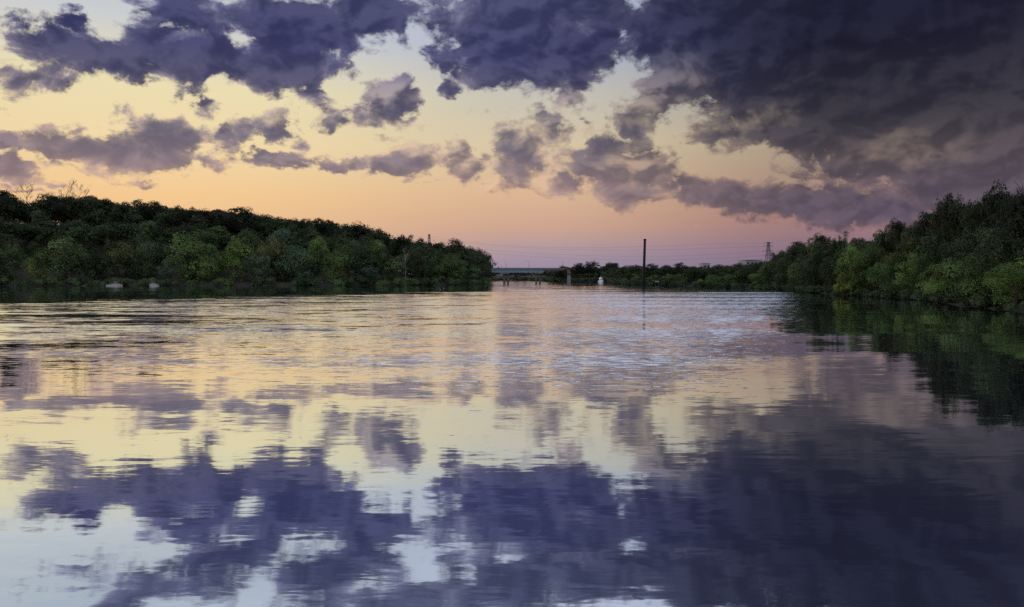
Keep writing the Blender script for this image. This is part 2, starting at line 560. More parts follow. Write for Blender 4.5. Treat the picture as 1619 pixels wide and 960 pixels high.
def water_mat():
    m, t, N, out = material('river_water')
    co = t.nodes.new('ShaderNodeTexCoord').outputs['Object']
    x, y, _ = N.sep(co)

    def slopes(sx, sy, detail, off, rough=0.5, dist=0.0):
        _, c = N.noise(N.xyz(N.m('MULTIPLY', x, sx), N.m('MULTIPLY_ADD', y, sy, off), off), 1.0, detail, rough, dist)
        return N.v('SUBTRACT', c, (0.5, 0.5, 0.5))
    swell = N.v('MULTIPLY', slopes(0.03, 0.16, 2.0, 3.1, 0.5, 0.4), (0.02, 0.05, 0.0))
    mid = N.v('MULTIPLY', slopes(0.30, 0.95, 3.0, 17.7, 0.6, 0.8), (0.03, 0.06, 0.0))
    fine = N.v('MULTIPLY', slopes(1.1, 4.6, 3.0, 41.3, 0.62, 0.6), (0.06, 0.15, 0.0))
    # wind: the reach under the left bank is ruffled, calm strips lie close under both banks
    p1, _ = N.noise(N.xyz(N.m('MULTIPLY', x, 0.016), N.m('MULTIPLY', y, 0.06), 5.0), 1.0, 4.0, 0.6, 0.5)
    p2, _ = N.noise(N.xyz(N.m('MULTIPLY', x, 0.008), N.m('MULTIPLY', y, 0.10), 9.0), 1.0, 3.0, 0.55)
    edge_ = N.m('MULTIPLY_ADD', N.m('ADD', x, 83.0), 0.92, 122.0)
    far_in = N.sstep(N.m('ADD', N.m('DIVIDE', y, edge_), N.m('MULTIPLY_ADD', p2, 0.9, -0.45)), 1.10, 0.86)
    reach = N.m('MULTIPLY', N.m('MULTIPLY', N.sstep(y, 30.0, 62.0), far_in), N.sstep(N.m('MULTIPLY_ADD', y, -0.02, x), 16.0, -14.0))
    reach = N.m('MULTIPLY', reach, N.sstep(p1, 0.22, 0.52, 0.35, 1.0))
    mid_far = N.m('MULTIPLY', N.sstep(y, 45.0, 130.0), N.m('MULTIPLY', N.sstep(N.m('MULTIPLY_ADD', y, -0.25, x), 10.0, -8.0), N.sstep(N.m('MULTIPLY_ADD', y, 0.05, x), -6.0, 8.0)))
    mid_far = N.m('MULTIPLY', mid_far, N.sstep(p2, 0.35, 0.60, 0.25, 1.0))
    lane = None
    for (lx, ly, ax, ay) in ((55, 178, 23, 5.0), (46, 150, 20, 4.0), (14, 205, 30, 6.0)):
        q = N.v('LENGTH', N.v('MULTIPLY_ADD', N.xyz(x, y, 0.0), (1 / ax, 1 / ay, 0.0), (-lx / ax, -ly / ay, 0.0)))
        q = N.sstep(q, 1.0, 0.4)
        lane = q if lane is None else N.m('MAXIMUM', lane, q)
    wind = N.m('MAXIMUM', reach, N.m('MULTIPLY', mid_far, 0.30))
    amp_f = N.m('MULTIPLY_ADD', wind, 1.1, 0.19)
    amp_m = N.m('MULTIPLY_ADD', wind, 4.2, 0.45)
    s1 = N.v('ADD', swell, N.v('MULTIPLY', mid, N.xyz(amp_m, amp_m, 0.0)))
    s = N.v('ADD', s1, N.v('MULTIPLY', fine, N.xyz(amp_f, amp_f, 0.0)))
    # ruffled water: normals leaned towards the camera so they mirror higher, brighter sky
    grp, _ = N.noise(N.xyz(N.m('MULTIPLY', x, 0.05), N.m('MULTIPLY', y, 0.20), 2.0), 1.0, 4.0, 0.65, 0.4)
    tilt = N.m('MULTIPLY_ADD', grp, -0.34, 0.115)
    s = N.v('ADD', s, N.xyz(0.0, N.m('MULTIPLY', wind, tilt), 0.0))
    # short ripple faces added to brighten the water with the sky overhead, thinning out towards the camera and in the lee of the right bank
    cap, _ = N.noise(N.xyz(N.m('MULTIPLY', x, 0.8), N.m('MULTIPLY', y, 3.8), 7.0), 1.0, 3.0, 0.6, 0.5)
    lee = N.sstep(N.m('MULTIPLY_ADD', y, -0.41, x), 7.0, -8.0)
    share = N.m('MULTIPLY', N.m('MULTIPLY', N.m('MAXIMUM', N.sstep(y, 9.0, 42.0), N.m('MULTIPLY', N.sstep(y, 10.0, 38.0), N.sstep(x, -6.0, 6.0, 0.0, 0.85))), lee), N.sstep(x, -24.0, 6.0, 0.55, 1.0))
    share = N.m('MULTIPLY', share, N.m('MULTIPLY_ADD', reach, -0.6, 1.0))
    share = N.m('MULTIPLY', share, N.sstep(p2, 0.30, 0.66, 0.75, 1.0))
    share = N.m('MULTIPLY', share, N.m('MAXIMUM', far_in, N.sstep(x, -12.0, 2.0)))
    share = N.m('MAXIMUM', N.m('MULTIPLY', share, N.sstep(y, 235.0, 135.0, 0.42, 0.88)), N.m('MULTIPLY', lane, 0.95))
    capm = N.sstep(N.m('ADD', cap, N.m('MULTIPLY_ADD', share, 0.42, -0.80)), -0.03, 0.11)
    s = N.v('ADD', s, N.xyz(0.0, N.m('MULTIPLY', capm, -0.27), 0.0))
    nrm = N.v('NORMALIZE', N.v('ADD', s, (0.0, 0.0, 1.0)))
    fr = t.nodes.new('ShaderNodeFresnel')
    fr.inputs['IOR'].default_value = 1.33
    t.links.new(nrm, fr.inputs['Normal'])
    df = t.nodes.new('ShaderNodeBsdfDiffuse')
    df.inputs['Color'].default_value = (0.05, 0.062, 0.085, 1)
    gl = t.nodes.new('ShaderNodeBsdfGlossy')
    gl.inputs['Color'].default_value = (0.92, 0.97, 1.0, 1)
    gl.inputs['Roughness'].default_value = 0.03
    t.links.new(nrm, gl.inputs['Normal'])
    mx = t.nodes.new('ShaderNodeMixShader')
    t.links.new(N.m('MULTIPLY_ADD', fr.outputs[0], 0.10, 0.90), mx.inputs[0])
    t.links.new(df.outputs[0], mx.inputs[1])
    t.links.new(gl.outputs[0], mx.inputs[2])
    t.links.new(mx.outputs[0], out.inputs[0])
    return m


wme = MB().poly([(-4000, -3900, 0), (5900, -3900, 0), (5900, 1200, 0), (-4000, 1200, 0)], [(0, 1, 2, 3)]).mesh('river', water_mat())
tag(link(bpy.data.objects.new('river', wme)), kind='structure')


# ------------------------------------------------------------------ where things stand
def at(px, D):
    """point on the ground in the direction of photo column px, D metres ahead"""
    x = (px - PW / 2) / FPX * D
    return x, D, float(ground(np.array([x]), np.array([D]))[0])


def zof(py, D):
    return (HOR - py) / FPX * D + CAMZ


_sc = {}


def shore(px):
    """distance ahead at which the water ends in column px"""
    k = round(px)
    if k not in _sc:
        D = np.arange(60, 640, 1.0)
        h = ground((k - PW / 2) / FPX * D, D)
        w = np.where(h > 0.05)[0]
        _sc[k] = float(D[w[0]]) if len(w) else 640.0
    return _sc[k]


# ------------------------------------------------------------------ leaves and crowns
def leaves(centers, normals, size, r, aspect=0.62):
    n = len(centers)
    t = r.normal(size=(n, 3))
    t -= (t * normals).sum(1, keepdims=True) * normals
    t /= np.linalg.norm(t, axis=1, keepdims=True) + 1e-9
    b = np.cross(normals, t)
    s = (size * r.uniform(0.6, 1.4, n))[:, None]
    v = np.stack([centers - t * s, centers + b * s * aspect + normals * s * 0.22, centers + t * s, centers - b * s * aspect + normals * s * 0.22], 1)
    return v.reshape(-1, 3), np.arange(n * 4).reshape(-1, 4)


def unit(r, n):
    v = r.normal(size=(n, 3))
    return v / np.linalg.norm(v, axis=1, keepdims=True)


KINDS = {   # centre height, half width, half height of the crown, lobes, lobe size, lowest lobe
    'round': (0.55, 0.45, 0.42, 46, 0.145, 0.10),
    'clumpy': (0.58, 0.45, 0.42, 32, 0.130, 0.12),
    'tall': (0.54, 0.42, 0.45, 40, 0.145, 0.10),
    'bank': (0.46, 0.47, 0.48, 46, 0.150, 0.02),
    'fir': (0.52, 0.40, 0.46, 60, 0.11, 0.1),
}


def crown_arrays(kind, seed, nleaf, lsize):
    r = np.random.default_rng(seed)
    cz, rw, rh, nl, lr, lo = KINDS[kind]
    ds = unit(r, nl * 3)
    ds[:, 2] = np.where(ds[:, 2] < -0.3, -ds[:, 2], ds[:, 2]) if kind != 'bank' else ds[:, 2]
    rad = r.uniform(0.25, 1.0, nl * 3) ** 0.5 * 0.96
    c = ds * rad[:, None] * np.array([rw, rw, rh]) + np.array([0, 0, cz])
    if kind == 'fir':
        c[:, 2] = r.uniform(0.14, 0.97, nl * 3)
        a = r.uniform(0, 6.28, nl * 3)
        q = (1.0 - c[:, 2]) ** 0.75 * 0.40 * r.uniform(0.4, 1.0, nl * 3)
        c[:, 0], c[:, 1] = np.cos(a) * q, np.sin(a) * q
    # uneven reach: some boughs stretch out, others stay short
    for _ in range(7):
        q = unit(r, 1)[0]
        k = np.clip((ds * q).sum(1), 0, 1) ** 3
        g = r.uniform(-0.38, 0.34)
        c[:, :2] *= (1 + g * k)[:, None]
        c[:, 2] = cz + (c[:, 2] - cz) * (1 + 0.7 * g * k)
    # a lopsided crown
    sh = r.normal(size=2) * 0.07
    c[:, 0] += sh[0] * (c[:, 2] - 0.3)
    c[:, 1] += sh[1] * (c[:, 2] - 0.3)
    c = c[c[:, 2] > lo][:nl]
    lrad = lr * r.uniform(0.38, 1.55, len(c)) * (0.72 if False else 0.92)
    w = lrad ** 2
    pick = r.choice(len(c), nleaf, p=w / w.sum())
    dn = unit(r, nleaf)
    flip = (dn[:, 2] < -0.25) & (r.random(nleaf) < 0.7)
    dn[flip, 2] *= -1
    rr = lrad[pick] * (0.55 + 0.52 * r.random(nleaf) ** 0.5)
    pos = c[pick] + dn * rr[:, None] * np.array([1.12, 1.12, 0.80])
    nr = dn * 0.95 + unit(r, nleaf) * 0.36 + np.array([0, 0, 0.22])
    nr /= np.linalg.norm(nr, axis=1, keepdims=True)
    lt = r.uniform(0.5, 1.55, len(c)) * np.clip(0.75 + 0.5 * r.random(len(c)), 0, 1.2)
    # ragged surface: push boughs in and out and leave dark hollows between them
    kk = r.normal(size=(9, 3)) * np.array([11, 11, 13])
    ph = r.uniform(0, 6.28, 9)
    wv = np.sin(pos @ kk.T + ph)
    pos = pos + dn * (wv[:, :3].sum(1) * 0.022)[:, None] + np.stack([wv[:, 3] + wv[:, 4], wv[:, 5] + wv[:, 6], 0.6 * (wv[:, 7] + wv[:, 8])], 1) * 0.016
    k2 = r.normal(size=(6, 3)) * 16
    hol = np.sin(pos @ k2.T + ph[:6]).sum(1) / 1.73
    keep = hol < 0.95
    pos, nr, dn, pick = pos[keep], nr[keep], dn[keep], pick[keep]
    nleaf = len(pos)
    # loose sprays sticking out of the outline
    ns = nleaf // 14
    sp = r.choice(nleaf, ns)
    pos[sp] += dn[sp] * r.uniform(0.01, 0.045, ns)[:, None]
    pos[:, 2] *= 0.985 / max(np.percentile(pos[:, 2], 99.6), 0.5)
    pos[:, 2] = np.abs(pos[:, 2]) + 0.003
    v, f = leaves(pos, nr, lsize, r)
    return v, f, np.repeat(lt[pick], 4), c


def trunk_mesh(name, kind, centers, seed, mat):
    r = random.Random(seed)
    cz, rw, rh, nl, lr, lo = KINDS[kind]
    mb = MB()
    top = cz + rh * 0.55
    bend = [(r.uniform(-.03, .03), r.uniform(-.03, .03)) for _ in range(5)]
    pts = [(bend[i][0] * i / 4, bend[i][1] * i / 4, top * i / 4 - (0.03 if i == 0 else 0)) for i in range(5)]
    mb.tube(pts, [0.034, 0.026, 0.021, 0.014, 0.006], 7)
    for c in sorted(centers.tolist(), key=lambda q: r.random())[:11]:
        z0 = max(min(c[2] * r.uniform(0.45, 0.75), top * 0.9), 0.1)
        k = z0 / top * 4
        i = min(int(k), 3)
        f = k - i
        p0 = Vector(pts[i]).lerp(Vector(pts[i + 1]), f)
        p2 = Vector(c)
        p1 = p0.lerp(p2, 0.5) + Vector((0, 0, -0.03 + r.uniform(-.02, .03)))
        mb.tube([p0, p1, p2], [0.013, 0.009, 0.003], 5, cap=False)
    return mb.mesh(name, mat, True)


PROTO = {}
for kind, nv in (('round', 5), ('clumpy', 4), ('tall', 4), ('bank', 7), ('fir', 2)):
    for res, nleaf, ls in (('near', 12000, 0.0145), ('mid', 5200, 0.020), ('far', 1700, 0.032)):
        for i in range(nv):
            seed = hash((len(kind), kind[0], i)) % 1000 if False else (sum(map(ord, kind)) * 7 + i * 13)
            v, f, tint, c = crown_arrays(kind, seed, nleaf, ls)
            cm = mesh_np('crown', v, f, FOL, tint)
            tm = trunk_mesh('trunk', kind, c, seed, BARK)
            PROTO.setdefault((kind, res), []).append((cm, tm, v, f, tint))

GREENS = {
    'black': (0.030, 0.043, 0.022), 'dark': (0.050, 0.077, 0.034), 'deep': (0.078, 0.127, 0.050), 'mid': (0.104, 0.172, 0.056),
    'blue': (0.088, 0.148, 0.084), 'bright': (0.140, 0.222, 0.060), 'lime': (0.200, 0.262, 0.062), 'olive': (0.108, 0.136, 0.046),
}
_cnt = [0]


def tree(name, px, ytop, wpx, off, kind, green, label, cat='tree', group=None, lean=None):
    """a tree standing off metres behind the waterline in column px, its top at photo row ytop"""
    D = shore(px) + off
    x, y, z = at(px, D)
    z = max(z, -0.2)
    h = zof(ytop, D) - z
    w = wpx / FPX * D
    res = 'near' if D < 215 else ('mid' if D < 380 else 'far')
    pr = PROTO[(kind, res)]
    _cnt[0] += 1
    cm, tm = pr[_cnt[0] % len(pr)][:2]
    root = empty(name, (x, y, z), random.uniform(0, 6.28), (w * 1.06, w * 1.06, h * 1.0))
    if lean:
        root.rotation_euler = (lean[0], lean[1], root.rotation_euler[2])
    tr = link(bpy.data.objects.new('trunk', tm))
    tr.parent = root
    cr = link(bpy.data.objects.new('crown', cm))
    cr.parent = root
    g = GREENS[green]
    j = random.uniform(0.88, 1.12)
    cr.color = (g[0] * j * random.uniform(.92, 1.08), g[1] * j, g[2] * j * random.uniform(.9, 1.1), 1)
    tag(root, label, cat, group)
    return root


def bare(name, px, ytop, off, label, mat, spread=0.34, seed=1, depth=4, wpx=None, group=None):
    """a leafless tree: trunk and branches that fork"""
    r = random.Random(seed)
    D = shore(px) + off
    x, y, z = at(px, D)
    h = zof(ytop, D) - z
    root = empty(name, (x, y, z))
    mt, mbr = MB(), MB()
    tips = []
    p = Vector((0, 0, -0.3))
    pts, rad = [], []
    n = 6
    for i in range(n + 1):
        pts.append((p.x, p.y, p.z))
        rad.append(0.018 * h * (1 - 0.75 * i / n))
        p = p + Vector((r.uniform(-.03, .03) * h / 2, r.uniform(-.03, .03) * h / 2, h * 0.8 / n))
    mt.tube(pts, rad, 6)

    def grow(p0, d, ln, ra, k):
        p1 = p0 + d * ln * 0.5 + Vector((r.uniform(-.08, .08), r.uniform(-.08, .08), 0.05)) * ln
        p2 = p1 + (d + Vector((r.uniform(-.3, .3), r.uniform(-.3, .3), r.uniform(0, .35)))).normalized() * ln * 0.5
        mbr.tube([p0, p1, p2], [max(ra, .04), max(ra * .75, .034), max(ra * .5, .03)], 4, cap=False)
        if k > 0:
            for _ in range(r.choice((2, 3))):
                dd = (d + Vector((r.uniform(-.8, .8), r.uniform(-.8, .8), r.uniform(-.1, .6)))).normalized()
                grow(p2 if r.random() < .6 else p1, dd, ln * r.uniform(.5, .75), ra * .5, k - 1)
    for i in range(2, n + 1):
        for _ in range(3 if i > 3 else 2):
            a = r.uniform(0, 6.28)
            d = Vector((math.cos(a) * spread * 2, math.sin(a) * spread * 2, r.uniform(.5, 1.1))).normalized()
            grow(Vector(pts[i]), d, h * r.uniform(.12, .2), rad[i] * .55, depth - 2)
    mt.build('trunk', mat, root, True)
    mbr.build('branches', mat, root)
    tag(root, label, 'dead tree', group)
    return root


# ------------------------------------------------------------------ left bank: skyline trees on the bluff
T = 'tree'
LSKY = [  # near-black greens: silhouette darkness of the skyline put into the leaf colour
    (4, 301, 44, 62, 'round', 'black', 'near-black tree on the bluff top at the very left edge'),
    (22, 310, 32, 56, 'clumpy', 'black', 'dark clumpy tree on the bluff just left of the tall bare tree'),
    (90, 308, 52, 64, 'round', 'black', 'broad dome-shaped dark tree on the bluff right of the tall bare tree'),
    (124, 311, 40, 60, 'round', 'black', 'dark round tree with bare twigs rising behind it on the bluff'),
    (150, 309, 40, 60, 'clumpy', 'dark', 'tallest clumpy dark tree right of the bare twigs on the bluff'),
    (172, 315, 34, 62, 'round', 'black', 'dark tree sloping down right of the bluff\'s clumpy peak'),
    (198, 320, 32, 58, 'clumpy', 'dark', 'ragged dark tree left of the twin crowns on the bluff skyline'),
    (222, 317, 36, 60, 'round', 'black', 'left crown of a pair of dark domes on the left skyline'),
    (247, 319, 34, 62, 'round', 'black', 'right crown of a pair of dark domes on the left skyline'),
    (275, 326, 34, 58, 'clumpy', 'dark', 'dark ragged tree in the dip right of the twin domes'),
    (305, 328, 26, 62, 'clumpy', 'black', 'narrow tufted dark tree poking above the skyline near its middle'),
    (328, 331, 28, 60, 'round', 'black', 'small dark crown right of the narrow tufted tree'),
    (355, 331, 36, 62, 'clumpy', 'black', 'dark crown left of the widest skyline dome'),
    (392, 329, 58, 60, 'round', 'black', 'widest dark dome midway along the left skyline'),
    (424, 340, 34, 58, 'round', 'dark', 'dark crown stepping down right of the widest dome'),
    (446, 343, 22, 66, 'fir', 'black', 'narrow dark tree, first in the row of narrow trees on the left skyline'),
    (466, 345, 20, 66, 'fir', 'black', 'narrow dark tree, second in the row of narrow trees on the left skyline'),
    (485, 346, 22, 66, 'fir', 'black', 'narrow dark tree, third in the row of narrow trees on the left skyline'),
    (504, 345, 22, 66, 'fir', 'black', 'narrow dark tree, fourth in the row of narrow trees on the left skyline'),
    (522, 348, 26, 62, 'clumpy', 'black', 'dark crown at the right end of the row of narrow trees'),
    (545, 354, 28, 55, 'round', 'dark', 'low dark crown in the dip left of the flat-topped dome'),
    (572, 352, 44, 50, 'round', 'black', 'dark flat-topped dome standing out over the left bank\'s right half'),
    (598, 362, 32, 44, 'clumpy', 'dark', 'dark crown directly right of the flat-topped dome'),
    (611, 367, 14, 48, 'fir', 'black', 'thin dark tree right of the flat-topped dome'),
    (628, 374, 24, 42, 'clumpy', 'dark', 'small dark crown between the thin dark tree and the clumpy top'),
    (643, 371, 22, 40, 'clumpy', 'black', 'clumpy dark tree top left of the far steel tower'),
    (668, 377, 30, 38, 'clumpy', 'dark', 'dark crown right below the far steel tower'),
    (692, 383, 28, 30, 'round', 'dark', 'dark crown in the dip right of the far steel tower'),
    (718, 378, 40, 26, 'round', 'dark', 'rounded dark crown, last high one before the wooded point'),
    (742, 390, 36, 18, 'round', 'dark', 'dark crown sloping down towards the tip of the wooded point'),
    (759, 398, 28, 14, 'clumpy', 'dark', 'dark crown nearest the tip of the wooded point'),
]
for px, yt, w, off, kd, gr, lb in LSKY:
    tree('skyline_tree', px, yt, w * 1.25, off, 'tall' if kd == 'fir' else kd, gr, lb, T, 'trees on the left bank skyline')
bare('bare_tree', 48, 294, 66, 'tall grey bare tree against the sky at far left', GREYBARK, .3, 3, 5)
bare('bare_tree', 106, 294, 78, 'thin bare tree top, left of two behind the dark domes', GREYBARK, .3, 5, 5)
bare('bare_tree', 130, 297, 78, 'thin bare tree top, right of two behind the dark domes', GREYBARK, .3, 8, 5)
bare('dead_snag', 641, 392, 6, 'white dead snag standing in the woods of the left bank', PALEBARK, .12, 11, 3)

# ------------------------------------------------------------------ left bank: trees down to the water
LMID = [
    (20, 345, 70, 36, 'round', 'dark', 'dark tree halfway up the slope at the left edge'),
    (70, 350, 66, 38, 'round', 'dark', 'dark tree halfway up the slope under the tall bare tree'),
    (128, 348, 64, 36, 'round', 'deep', 'deep green tree halfway up the slope under the bare twigs'),
    (185, 352, 60, 34, 'round', 'dark', 'dark tree mid-slope above the pale rock ledges'),
    (232, 350, 58, 36, 'tall', 'deep', 'deep green tree mid-slope under the twin domes'),
    (285, 356, 56, 34, 'round', 'dark', 'dark mid-slope tree above the big leafy bright tree'),
    (338, 358, 58, 36, 'round', 'deep', 'deep green mid-slope tree left of the widest dome'),
    (392, 362, 58, 32, 'round', 'deep', 'deep green mid-slope tree below the widest dome'),
    (446, 362, 54, 32, 'tall', 'blue', 'bluish green mid-slope tree below the row of narrow trees\'s left end'),
    (500, 366, 54, 30, 'round', 'dark', 'dark mid-slope tree below the row of narrow trees\'s right end'),
    (545, 372, 46, 26, 'round', 'deep', 'deep green tree below the dip left of the flat-topped dome'),
    (592, 380, 44, 24, 'round', 'deep', 'deep green tree below and right of the flat-topped dome'),
    (655, 390, 44, 20, 'round', 'deep', 'deep green tree below the far steel tower'),
]
for px, yt, w, off, kd, gr, lb in LMID:
    tree('slope_tree', px, yt, w, off, kd, gr, lb, T, 'trees halfway up the left slope')
LFRONT = [
    (12, 385, 56, 10, 'bank', 'deep', 'deep green tree at the waterside on the left edge'),
    (62, 403, 38, 3, 'bank', 'lime', 'small yellow-green tree at the waterside near the left edge'),
    (104, 374, 64, 8, 'bank', 'mid', 'large mid-green rounded tree right of the small yellow-green one'),
    (150, 392, 44, 7, 'bank', 'dark', 'dark waterside tree left of the first pale rock ledge'),
    (196, 385, 52, 12, 'bank', 'olive', 'olive green tree standing over the first pale rock ledge'),
    (238, 382, 50, 12, 'bank', 'deep', 'deep green tree standing over the second pale rock ledge'),
    (268, 408, 34, 2, 'bank', 'blue', 'low bluish green bushy tree right of the second rock ledge'),
    (302, 368, 72, 9, 'bank', 'bright', 'big bright leafy tree on the left bank, brightest of the slope'),
    (340, 398, 40, 4, 'bank', 'mid', 'mid-green waterside tree right of the big bright leafy tree'),
    (375, 380, 54, 7, 'bank', 'bright', 'bright yellowish tree second to the right of the big leafy one'),
    (408, 398, 44, 4, 'bank', 'blue', 'bluish green waterside tree right of the bright yellowish one'),
    (432, 374, 50, 12, 'bank', 'olive', 'olive tree with a light top below the row of narrow trees'),
    (470, 388, 56, 6, 'bank', 'blue', 'large bluish green rounded tree at the middle of the left bank'),
    (500, 374, 48, 12, 'bank', 'bright', 'light-topped tree above the large bluish rounded one'),
    (528, 395, 42, 4, 'bank', 'mid', 'mid-green waterside tree left of the broad dark one'),
    (562, 372, 60, 10, 'bank', 'deep', 'broad deep green tree below the flat-topped dome'),
    (588, 378, 36, 9, 'bank', 'bright', 'yellow-topped tree leaning out right of the broad deep one'),
    (580, 418, 40, 2, 'bank', 'blue', 'low bluish waterside tree in front of the broad deep one'),
    (622, 405, 44, 4, 'bank', 'deep', 'deep green waterside tree left of the white snag'),
    (664, 398, 40, 5, 'bank', 'dark', 'dark waterside tree right of the white snag'),
    (690, 402, 40, 4, 'bank', 'mid', 'mid-green tree left of the big rounded one by the point'),
    (716, 402, 50, 5, 'bank', 'mid', 'big rounded green tree near the wooded point'),
    (742, 412, 36, 3, 'bank', 'deep', 'deep green waterside tree left of the tip of the point'),
    (758, 416, 24, 2, 'bank', 'dark', 'dark waterside tree at the tip of the wooded point'),
]
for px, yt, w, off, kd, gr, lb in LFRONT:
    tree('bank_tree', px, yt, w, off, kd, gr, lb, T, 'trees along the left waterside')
tree('leaning_tree', 775, 417, 24, 1.5, 'clumpy', 'black', 'small dark tree leaning over the river at the point\'s tip', T, None, (0.0, 0.18))

# ------------------------------------------------------------------ right bank trees
RSKY = [  # skyline crowns again carry their silhouette shade in the leaf colour
    (1612, 298, 74, 13, 'round', 'black', 'tall near-black tree at the right edge of the photo'),
    (1578, 292, 74, 15, 'clumpy', 'black', 'tallest clumpy dark tree near the right edge'),
    (1545, 318, 54, 13, 'round', 'black', 'dark tree in the notch between the two tallest right-bank trees'),
    (1511, 307, 60, 15, 'clumpy', 'black', 'tall dark clumpy tree left of the notch on the right bank'),
    (1478, 333, 50, 14, 'clumpy', 'black', 'dark tree stepping down left of the tall clumpy one'),
    (1453, 350, 44, 13, 'round', 'dark', 'dark crown right of the lone tufted tree on the right skyline'),
    (1416, 347, 42, 15, 'clumpy', 'black', 'lone tufted dark tree standing above the right skyline'),
    (1388, 364, 34, 14, 'clumpy', 'dark', 'dark ragged crown left of the lone tufted tree'),
    (1358, 376, 34, 13, 'clumpy', 'dark', 'low dark crown right beside the farther steel tower'),
    (1322, 374, 30, 15, 'clumpy', 'dark', 'dark crown left beside the farther steel tower'),
    (1296, 370, 42, 16, 'clumpy', 'dark', 'feathery dark tree with sky gaps left of the farther tower'),
    (1264, 382, 42, 14, 'round', 'dark', 'rounded dark tree between the feathery tree and the near pylon'),
    (1227, 399, 20, 12, 'clumpy', 'black', 'small round-headed dark tree just right of the steel pylon'),
    (1243, 396, 34, 14, 'round', 'dark', 'dark crown on the slope right of the small round-headed tree'),
]
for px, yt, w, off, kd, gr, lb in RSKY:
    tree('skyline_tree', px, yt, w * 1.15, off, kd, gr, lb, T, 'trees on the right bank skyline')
RFRONT = [
    (1606, 412, 92, 3, 'bank', 'bright', 'bright green tree overhanging the water at the right edge'),
    (1590, 360, 90, 8, 'bank', 'dark', 'dark leafy tree behind the bright one at the right edge'),
    (1548, 400, 76, 5, 'bank', 'mid', 'mid-green waterside tree left of the bright overhanging one'),
    (1535, 352, 70, 9, 'bank', 'dark', 'dark tree behind the pale dead branch on the right bank'),
    (1500, 405, 64, 4, 'bank', 'bright', 'light green drooping waterside tree left of the pale dead branch'),
    (1482, 360, 62, 9, 'bank', 'deep', 'deep green tree below the step of the right skyline'),
    (1456, 398, 56, 4, 'bank', 'bright', 'light green waterside tree with billowing crown'),
    (1430, 378, 54, 8, 'bank', 'olive', 'olive tree below the lone tufted one on the right bank'),
    (1410, 402, 46, 3, 'bank', 'mid', 'mid-green waterside tree below the olive one'),
    (1382, 386, 52, 6, 'bank', 'deep', 'deep green tree right of the big light one'),
    (1352, 388, 54, 4, 'bank', 'bright', 'big light green tree bulging out below the farther tower'),
    (1340, 425, 34, 2, 'bank', 'lime', 'low yellow-green tree at the water below the farther tower'),
    (1318, 400, 42, 5, 'bank', 'dark', 'dark waterside tree left of the big light green one'),
    (1290, 396, 46, 6, 'bank', 'dark', 'dark tree below the feathery one on the right bank'),
    (1266, 402, 42, 6, 'bank', 'deep', 'deep green tree with a pale front, left of the dark cove'),
    (1240, 412, 36, 5, 'bank', 'dark', 'dark tree below the steel pylon, on its right'),
    (1216, 414, 36, 6, 'bank', 'deep', 'deep green tree below the steel pylon'),
    (1200, 428, 26, 2, 'bank', 'mid', 'low mid-green waterside tree left below the pylon'),
    (1184, 416, 34, 8, 'bank', 'dark', 'dark tree in front of the pale flat roof'),
    (1162, 416, 36, 9, 'round', 'dark', 'dark domed tree left of the pale flat roof'),
    (1152, 432, 26, 2, 'bank', 'mid', 'low mid-green bush-like tree between pylon and black pole'),
    (1136, 418, 30, 9, 'round', 'dark', 'dark domed tree right of the small pale house'),
    (1128, 434, 24, 2, 'bank', 'mid', 'low mid-green tree right of the yellow-green shrub'),
    (1107, 441, 12, 0.5, 'bank', 'lime', 'small yellow-green shrub at the water right of the tall black pole'),
    (1098, 421, 30, 9, 'round', 'dark', 'dark crown left of the small pale house'),
    (1078, 415, 28, 14, 'round', 'black', 'dark pointed crown midway between black pole and pale house'),
    (1084, 432, 26, 3, 'bank', 'deep', 'low deep green tree left of the yellow-green shrub'),
    (1056, 419, 30, 12, 'round', 'black', 'dark crown second to the right of the tall black pole'),
    (1060, 433, 26, 3, 'bank', 'mid', 'low green tree right of the small landing signs'),
    (1031, 417, 32, 14, 'round', 'black', 'dark crown directly right of the tall black pole'),
    (1034, 434, 24, 6, 'bank', 'mid', 'low green tree behind the small landing signs'),
    (1006, 419, 30, 14, 'round', 'black', 'dark crown directly left of the tall black pole'),
    (1010, 433, 20, 4, 'bank', 'bright', 'low yellow-tinged tree left below the tall black pole'),
    (1020, 430, 24, 7, 'bank', 'deep', 'deep green tree below the tall black pole'),
]
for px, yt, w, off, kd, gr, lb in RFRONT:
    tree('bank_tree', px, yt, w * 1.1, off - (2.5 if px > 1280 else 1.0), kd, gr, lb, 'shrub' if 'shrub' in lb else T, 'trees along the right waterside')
RFAR = [
    (987, 421, 22, 20, 'round', 'black', 'dark far crown left of the tall black pole beyond the pale roof'),
    (961, 415, 34, 18, 'round', 'black', 'dark far crown beside the brick building'),
    (937, 413, 22, 24, 'clumpy', 'black', 'dark far crown with a pointed tuft left of the boat'),
    (918, 416, 34, 18, 'round', 'black', 'dark far crown between old pier and boat'),
    (893, 420, 26, 26, 'round', 'black', 'rounded dark far crown behind the old stone pier'),
    (876, 426, 24, 20, 'round', 'dark', 'dark far tree where the bridge meets the bank'),
    (941, 431, 13, 3, 'fir', 'deep', 'small cone-shaped green tree left of the white boat'),
    (957, 429, 17, 4, 'bank', 'mid', 'round green tree directly behind the white boat'),
    (975, 438, 16, 2, 'bank', 'deep', 'low green tree right of the white boat'),
    (990, 434, 18, 3, 'bank', 'dark', 'dark low tree second to the right of the white boat'),
    (926, 432, 22, 6, 'bank', 'dark', 'dark bank tree left of the small cone-shaped one'),
    (908, 430, 22, 8, 'bank', 'dark', 'dark bank tree just right of the old pier'),
    (884, 432, 20, 6, 'bank', 'dark', 'dark bank tree between bridge and old pier'),
]
for px, yt, w, off, kd, gr, lb in RFAR:
    tree('far_tree', px, yt, w, off, kd, gr, lb, T, 'trees on the far bank')


